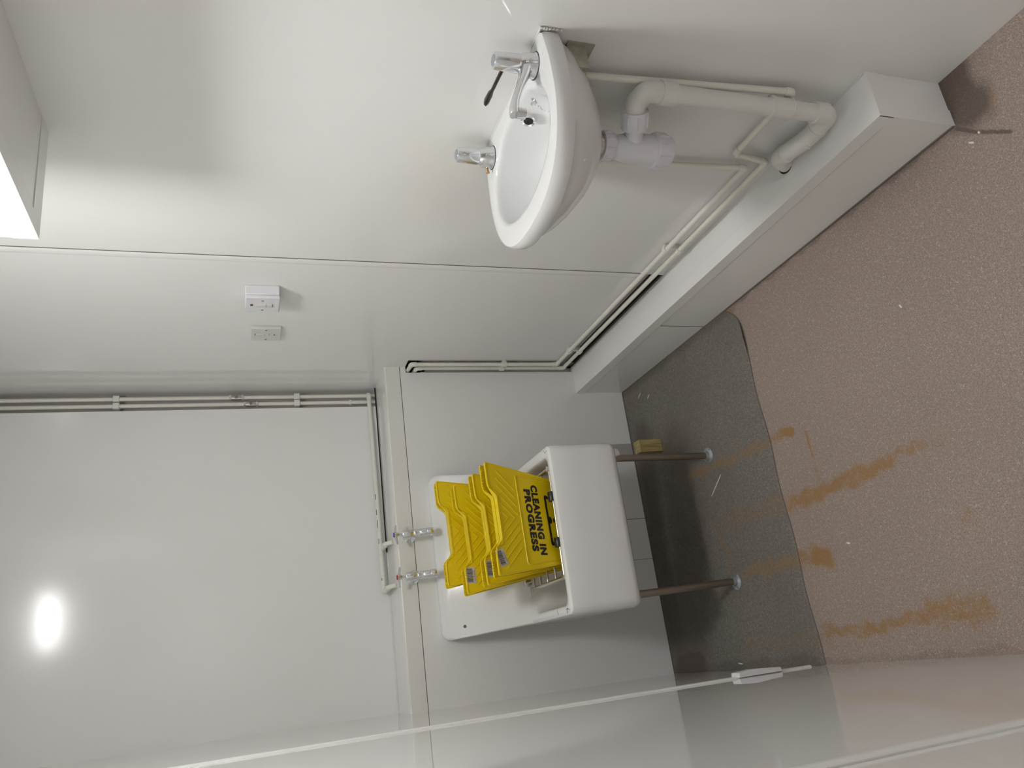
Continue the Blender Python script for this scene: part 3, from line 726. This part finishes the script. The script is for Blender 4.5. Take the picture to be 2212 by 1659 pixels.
# raised lip round the top of the splash back
child('bolt_hole', LT([(0.0, 0), (0.0052, 0), (0.0052, 0.0012), (0.0, 0.0012)], origin=(0.128, 2.495 + (0.797 - ZR) * SL, 0.797), axis=(0, -0.85, 0.5), seg=16), 'groove', sink)
# hairline cracks in the rim
z_ = ZR + 0.0003
for k_, cr_ in enumerate((([(0.118, 2.170, z_), (0.124, 2.185, z_), (0.121, 2.196, z_)], [(0.124, 2.185, z_), (0.110, 2.190, z_)]),
                          ([(0.112, 2.262, z_), (0.120, 2.268, z_), (0.128, 2.266, z_)],), ([(0.600, 2.166, z_), (0.596, 2.182, z_), (0.606, 2.192, z_)],))):
    bm = bmesh.new()
    for pts in cr_: sweep(bm, pts, 0.0008 if k_ == 0 else 0.0006, seg=5)
    child('crack', bm, 'ink' if k_ == 0 else 'groove', sink)
child('waste_outlet', LT([(0.0, 0), (0.05, 0), (0.05, 0.03), (0, 0.03)], origin=(0.36, 2.36, 0.335)), 'fireclay', sink, smooth=True)
child('rear_foot', LT([(0.0, 0), (0.022, 0.004), (0.026, 0.02), (0.026, 0.04), (0, 0.04)], origin=(0.585, 2.205, 0.335)), 'fireclay', sink, smooth=True)
for (xb, xt) in ((0.565, 0.572), (0.147, 0.140)):
    lg = child('leg', S([(xb, 2.188, 0.004), (xt, 2.192, 0.372)], 0.0115, seg=20), 'brushed', sink, smooth=True)
    fb = bmesh.new(); lathe(fb, [(0.0, 0.0022), (0.027, 0.0022), (0.027, 0.005), (0.016, 0.009), (0.014, 0.018), (0.0, 0.018)], (xb, 2.188, 0))
    fg = child('floor_flange', fb, 'galv', lg, smooth=True)
    for k in range(3):
        a = math.radians(200 + 120 * k); child('flange_screw', LT([(0.004, 0), (0.003, 0.002), (0, 0.002)], origin=(xb + 0.021 * math.cos(a), 2.188 + 0.021 * math.sin(a), 0.0058), seg=10), 'steel', lg)
# grating
GZ, GX0, GX1, GYF = 0.594, 0.212, 0.545, 2.181
gr = child('bucket_grating', S([(GX0, 2.468, GZ), (GX0, GYF, GZ)], [0.0062, 0.0062], seg=14), 'steel', sink, smooth=True)
child('side_bar', S([(GX1, 2.468, GZ), (GX1, GYF, GZ)], 0.0062, seg=14), 'steel', gr, smooth=True)
child('front_bar', S([(GX0 - 0.003, GYF, GZ), (GX1 + 0.003, GYF, GZ)], 0.0055, seg=14), 'steel', gr, smooth=True)
for y in (2.252, 2.322, 2.385, 2.448):
    child('rod', S([(GX0, y, GZ), (GX1, y, GZ)], 0.0042, seg=12), 'steel', gr, smooth=True)
for x in (0.457, 0.317):
    child('rubber_sleeve', LT([(0.0, 0), (0.0122, 0), (0.013, 0.002), (0.013, 0.027), (0.0122, 0.029), (0, 0.029)], origin=(x - 0.0145, GYF, GZ + 0.003), axis=(1, 0, 0)), 'rubber', gr, smooth=True)
for x in (GX0, GX1):
    child('end_cap', LT([(0.0, 0), (0.0085, 0), (0.0085, 0.013), (0, 0.013)], origin=(x, GYF, GZ - 0.006)), 'steel', gr, smooth=True)
for x in (0.238, 0.520):
    child('hinge', LT([(0.0, 0), (0.011, 0), (0.014, 0.006), (0.014, 0.030), (0.010, 0.035), (0, 0.036)], origin=(x, 2.522, GZ + 0.002), axis=(0, -1, 0.1)), 'steel', gr, smooth=True)
    child('hinge_rod', S([(x, 2.50, GZ), (x, 2.45, GZ)], 0.005, seg=12), 'steel', gr, smooth=True)

# ------------------------------------------------------------ folded warning signs
HW, TAP, NO, NI, ND, TH, LS = 0.175, 0.161, 0.0922, 0.0674, 0.0283, 0.0337, 0.372
def sign_outline(k=0.0, L=LS):
    """outline (u, v), v runs down from the feet edge; k insets it"""
    r = 0.007; e0, e1 = HW - k, HW - TAP * (L - k) - k
    pts = [(e0 - r, k), (e0 - r * 0.3, k + r * 0.3), (e0 - TAP * r, k + r), (e1 + TAP * 0.012, L - k - 0.012), (e1 - 0.012, L - k)]
    half = pts[:]
    notch = [(NI + k * 0.6, ND + k), (NI + 0.010 + k, ND - 0.004 + k), (NO - 0.008 + k * .8, 0.012 + k), (NO + k * 0.5, 0.004 + k), (NO + 0.010 + k * .4, 0.0005 + k)]
    right = notch + half
    return right + [(-a, b_) for a, b_ in right[::-1]]
def text_mesh(txt, width, height):
    cu = bpy.data.curves.new('t', 'FONT'); cu.body = txt; cu.size = 1.0; cu.offset = 0.062; cu.space_character = 1.17; cu.resolution_u = 3
    ob = bpy.data.objects.new('t', cu); COL.objects.link(ob)
    bpy.context.view_layer.update()
    me = bpy.data.meshes.new_from_object(ob.evaluated_get(bpy.context.evaluated_depsgraph_get()))
    bm = bmesh.new(); bm.from_mesh(me)
    COL.objects.unlink(ob); bpy.data.objects.remove(ob); bpy.data.meshes.remove(me)
    x0 = min(v.co.x for v in bm.verts); x1 = max(v.co.x for v in bm.verts); y0 = min(v.co.y for v in bm.verts); y1 = max(v.co.y for v in bm.verts)
    for v in bm.verts: v.co = Vector(((v.co.x - x0) / (x1 - x0) * width, (v.co.y - y0) / (y1 - y0) * height, 0))
    return bm
SIGN_POSE = [(0.4028, 2.1506, 0.8082, 0.2878, 0.1142, 0.0235), (0.3894, 2.2462, 0.8195, 0.1712, 0.08, -0.0092),
             (0.3773, 2.3309, 0.8602, 0.07, 0.0977, -0.0035), (0.4126, 2.4169, 0.8959, -0.0028, 0.0818, -0.0039)]
F = lambda a, b_, c: Vector((a, c, -b_))      # (u, v, w) -> local xyz, w to the rear
def sign_panel(front):
    bm = bmesh.new(); s = 1 if front else -1; w0 = 0.0 if front else TH
    o0, o1, o2 = sign_outline(0.0), sign_outline(0.0035), sign_outline(0.0045)
    loops = [[F(a, b_, w0 + s * 0.0055) for a, b_ in o0], [F(a, b_, w0 + s * 0.001) for a, b_ in o0], [F(a, b_, w0) for a, b_ in sign_outline(0.0012)],
             [F(a, b_, w0) for a, b_ in o1], [F(a, b_, w0 + s * 0.0022) for a, b_ in o2]]
    rings = bridge(bm, loops)
    for rg in (rings[0], rings[-1]):
        for tri in tessellate_polygon([[Vector((v.co.x, v.co.z, 0)) for v in rg]]):
            try: bm.faces.new([rg[i] for i in tri])
            except ValueError: pass
    wa, wb = (0.0, 0.0160) if front else (0.0182, TH)      # flange of the handle notch
    oc = [(NO, 0.003), (NI + 0.004, ND - 0.004), (NI - 0.004, ND), (-NI + 0.004, ND), (-NI - 0.004, ND - 0.004), (-NO, 0.003)]
    ic = [(NO + 0.003, 0.0075), (NI + 0.005, ND), (NI - 0.003, ND + 0.0045), (-NI + 0.003, ND + 0.0045), (-NI - 0.005, ND), (-NO - 0.003, 0.0075)]
    wr = [0.3, 1, 1, 1, 1, 0.3]
    bridge(bm, [[F(*oc[i], wa if front else wb), F(*oc[i], (wa + (wb - wa) * wr[i]) if front else (wb - (wb - wa) * wr[i])),
                 F(*ic[i], (wa + (wb - wa) * wr[i]) if front else (wb - (wb - wa) * wr[i])), F(*ic[i], wa if front else wb)] for i in range(6)], True, True)
    if front:
        for sg in (-1, 1):
            for i, u in enumerate((0.150, 0.125, 0.100, 0.075, 0.050, 0.025)):
                v0 = 0.034 if i else 0.036; ln = min(u, 0.098 - v0)
                sweep(bm, [F(sg * u, v0, 0.0028), F(sg * (u - ln * 0.5), v0 + ln * 0.5, 0.0028), F(sg * (u - ln), v0 + ln, 0.0028)], 0.0021, seg=6, flat=0.8)
        fr = [(-0.128, 0.30), (-0.141, 0.108), (0.141, 0.108), (0.128, 0.30)]
        fr = [F(a, b_, 0.0022) for a, b_ in fr]; fr[0] = F(-0.105, LS - 0.02, 0.0022); fr[3] = F(0.105, LS - 0.02, 0.0022)
        sweep(bm, fillet(fr, 0.01, 5), 0.0022, seg=6)
    else:
        for sg in (-1, 1):                      # small grip teeth along the feet
            for k in range(9):
                u = sg * (0.100 + 0.0085 * k); box(bm, u - 0.0016, u + 0.0016, TH - 0.0085, TH - 0.0050, -0.006, 0.0)
    return bm
def make_sign():
    t = thing('warning_sign', '', 'sign')
    obj('front_panel', sign_panel(True), 'yellow', t, smooth=True)
    obj('rear_panel', sign_panel(False), 'yellow', t, smooth=True)
    z = 0.0017
    bm = bmesh.new()
    for txt, wd, vt, u0 in (('CLEANING IN', 0.222, 0.1595, 0.1115), ('PROGRESS', 0.196, 0.1310, 0.0960)):
        tb = text_mesh(txt, wd, 0.0255); me = bpy.data.meshes.new('x')
        for v in tb.verts: v.co = F(u0 - v.co.x, vt + v.co.y, z)
        tb.to_mesh(me); tb.free(); bm.from_mesh(me); bpy.data.meshes.remove(me)
    obj('lettering', bm, 'ink', t)
    bm = bmesh.new()
    tri = [(0.086, 0.206), (-0.086, 0.206), (0.0, 0.352)]; cx, cy = 0.0, 0.255
    def rtri(s, r, n=6):
        pts = []
        for i in range(3):
            p0, p1, p2 = [Vector((cx + (a - cx) * s, cy + (b_ - cy) * s)) for a, b_ in (tri[i - 1], tri[i], tri[(i + 1) % 3])]
            d1, d2 = (p0 - p1).normalized(), (p2 - p1).normalized()
            for k in range(n + 1):
                q = k / n; a, c = p1 + d1 * r, p1 + d2 * r; p = a * (1 - q) ** 2 + p1 * 2 * q * (1 - q) + c * q * q; pts.append((p.x, p.y))
        return pts
    ro, ri = rtri(1.0, 0.016), rtri(0.84, 0.008)
    bridge(bm, [[F(a, b_, z) for a, b_ in ro], [F(a, b_, z) for a, b_ in ri]])
    bm.faces.new([bm.verts.new(F(0.0115 * math.cos(a), 0.2165 + 0.0068 * math.sin(a), z)) for a in [2 * math.pi * k / 18 for k in range(18)]])
    bm.faces.new([bm.verts.new(F(a, b_, z)) for a, b_ in ((-0.006, 0.228), (0.006, 0.228), (0.012, 0.285), (0.008, 0.293), (-0.008, 0.293), (-0.012, 0.285))])
    obj('warning_triangle', bm, 'ink', t)
    return t
def barcode(t, u, v, ang, wd=0.050, ht=0.031):
    c, s = math.cos(ang), math.sin(ang)
    def G(a, b_, w_): return F(u + a * c - b_ * s, v + a * s + b_ * c, w_)
    bm = bmesh.new()
    prism(bm, [(-wd / 2, -ht / 2), (wd / 2, -ht / 2), (wd / 2, ht / 2), (-wd / 2, ht / 2)], 0.0016, 0.0023, G)
    st = obj('barcode_label', bm, 'sticker', t)
    bm = bmesh.new(); x = -wd * 0.42; rr = random.Random(3)
    i = 0
    while x < wd * 0.42:
        ww = rr.choice((0.0006, 0.0010, 0.0018)); lo = -ht * 0.42; hi = ht * (0.16 if i % 7 else 0.24)
        bm.faces.new([bm.verts.new(G(a, b_, 0.0014)) for a, b_ in ((x, lo), (x + ww, lo), (x + ww, hi), (x, hi))]); x += ww + rr.choice((0.0008, 0.0014)); i += 1
    for k in (0.30, 0.38):
        bm.faces.new([bm.verts.new(G(a, b_, 0.0014)) for a, b_ in ((-wd * 0.35, ht * k), (wd * 0.3, ht * k), (wd * 0.3, ht * k + 0.0006), (-wd * 0.35, ht * k + 0.0006))])
    obj('barcode_lines', bm, 'ink', st)
sign0 = make_sign()
LBL = ['yellow folded floor sign at the front of the sink showing CLEANING IN PROGRESS',
       'yellow folded floor sign directly behind the one with readable lettering',
       'yellow folded floor sign third back in the sink with a barcode sticker facing out',
       'yellow folded floor sign rearmost, against the high back of the sink, no sticker']
signs = []
for i, ps in enumerate(SIGN_POSE):
    if i == 0: s = sign0
    else:
        s = sign0.copy(); COL.objects.link(s)
        for ch in sign0.children:
            c = ch.copy(); c.parent = s; COL.objects.link(c)
    s.location = ps[:3]
    s.rotation_mode = 'QUATERNION'
    rz = Matrix.Rotation(ps[4], 4, 'Z'); rx = Matrix.Rotation(ps[3], 4, 'X'); ry = Matrix.Rotation(ps[5], 4, 'Y')
    s.rotation_quaternion = (rz @ rx @ ry).to_quaternion()
    s['label'] = LBL[i]; s['group'] = 'folded yellow floor signs standing in the sink'
    signs.append(s)
barcode(signs[0], -0.121, 0.0185, math.radians(-18)); barcode(signs[1], -0.125, 0.020, math.radians(3)); barcode(signs[2], -0.118, 0.020, math.radians(2))

# ------------------------------------------------------------ switches
def plate(t, x0, x1, y0, y1, z0, z1, mat, nm='face_plate'):
    return child(nm, B(x0, x1, y0, y1, z0, z1), mat, t, bevel=0.0025)
t = thing('spur_switch', 'white fused spur switch on a deep box with dark red neon, upper on the wall', 'switch', (XR, 2.12, 1.437))
y0, y1, z0, z1 = 2.077, 2.165, 1.392, 1.480
plate(t, XR - 0.030, XR, y0 - 0.006, y1, z0 - 0.002, z1 + 0.005, 'switch', 'back_box')
plate(t, XR - 0.041, XR - 0.0303, y0 - 0.005, y1 + 0.001, z0 - 0.003, z1 + 0.004, 'switch')
bz = XR - 0.0415
def onface(nm, ya, yb, za, zb, th, mat, par, bev=0.0006, base=bz):
    return child(nm, B(base - th, base + 0.002, ya, yb, za, zb), mat, par, bevel=bev)
yc = 2.119
onface('neon_lens', yc - 0.006, yc + 0.003, 1.463, 1.471, 0.001, 'red', t)
onface('rocker', yc - 0.006, yc + 0.008, 1.428, 1.456, 0.004, 'switch_old', t)
onface('fuse_carrier', yc - 0.010, yc + 0.009, 1.410, 1.423, 0.003, 'switch_old', t)
onface('fuse_slot', yc - 0.008, yc + 0.007, 1.4085, 1.4098, 0.0004, 'black', t, 0)
for yy in (y0 + 0.014, y1 - 0.016):
    child('plate_screw', LT([(0.0035, 0), (0.003, 0.0008), (0, 0.0008)], origin=(bz + 0.0005, yy, 1.437), axis=(-1, 0, 0), seg=12), 'brushed', t)
t = thing('light_switch', 'slim off white switch plate without neon, lower on the wall', 'switch', (XR, 2.39, 1.420))
y0, y1, z0, z1 = 2.345, 2.439, 1.373, 1.467
plate(t, XR - 0.011, XR, y0, y1, z0, z1, 'switch_old')
b2 = XR - 0.0112
yc = 2.392
onface('rocker', yc - 0.010, yc + 0.006, 1.425, 1.451, 0.004, 'switch_old', t, 0.0006, b2)
onface('rocker_slot', yc - 0.009, yc + 0.005, 1.453, 1.4545, 0.0004, 'black', t, 0, b2)
onface('marking', yc - 0.012, yc + 0.004, 1.4095, 1.4105, 0.0003, 'groove', t, 0, b2)
for yy, zz in ((y0 + 0.012, 1.420), (y1 - 0.012, 1.420), (yc, 1.394)):
    child('plate_screw', LT([(0.0032, 0), (0.0028, 0.0008), (0, 0.0008)], origin=(b2 + 0.0005, yy, zz), axis=(-1, 0, 0), seg=12), 'black', t)

# ------------------------------------------------------------ small loose things
t = tag(child('timber_block', B(0.664, 0.712, 2.468, 2.513, 0.0024, 0.098), 'timber', thing('tmp', 'x', 'x'), bevel=0.002), 'short offcut of pale timber standing on end beside the steel leg under the sink', 'wood block')
tmp = t.parent; t.parent = None; bpy.data.objects.remove(tmp)
bm = prism(bmesh.new(), [(XL + 0.0015, 0.128), (XL + 0.0125, 0.130), (XL + 0.0175, 0.212), (XL + 0.0140, 0.262), (XL + 0.0015, 0.265)], 1.886, 1.924, lambda a, b_, c: Vector((a, c, b_)))
tag(obj('joint_cap', bm, 'switch', bevel=0.001), 'small white wedge shaped plastic cap on the glossy wall strip near the floor', 'plastic cap')

def sliver(x, y, ln, wd, ang, label):
    bm = bmesh.new(); h = 0.0012 + (0.0022 if y > 1.868 else 0)
    c, s = math.cos(ang), math.sin(ang)
    o = [(-ln / 2, -wd * .3), (-ln * .1, -wd / 2), (ln / 2, -wd * .2), (ln * .45, wd * .4), (0, wd / 2), (-ln * .45, wd * .4)]
    prism(bm, [(x + a * c - b_ * s, y + a * s + b_ * c) for a, b_ in o], h - 0.0011, h + 0.0010)
    tag(obj('plastic_fleck', bm, 'chip'), label, 'debris')
sliver(0.460, 2.182, 0.095, 0.0022, math.radians(125), 'long thin white sliver lying on the grey floor between the sink legs')
sliver(0.920, 2.562, 0.030, 0.003, math.radians(-62), 'larger white sliver on grey floor in the corner by the boxing')
sliver(0.893, 2.497, 0.020, 0.003, math.radians(-60), 'shorter white sliver on grey floor in the corner by the boxing')
sliver(-0.101, 2.262, 0.022, 0.004, math.radians(80), 'white sliver on grey floor under the glossy wall')
sliver(0.677, 1.279, 0.011, 0.005, 0.4, 'white chip alone in the open middle of the pink floor')
sliver(0.176, 1.658, 0.012, 0.006, 1.2, 'white chip on pink floor beside the round rust mark')
sliver(0.921, 0.978, 0.013, 0.005, 0.9, 'larger white chip on the floor at the end of the boxing')
sliver(0.930, 0.955, 0.006, 0.005, 0.2, 'smaller white chip on the floor at the end of the boxing')
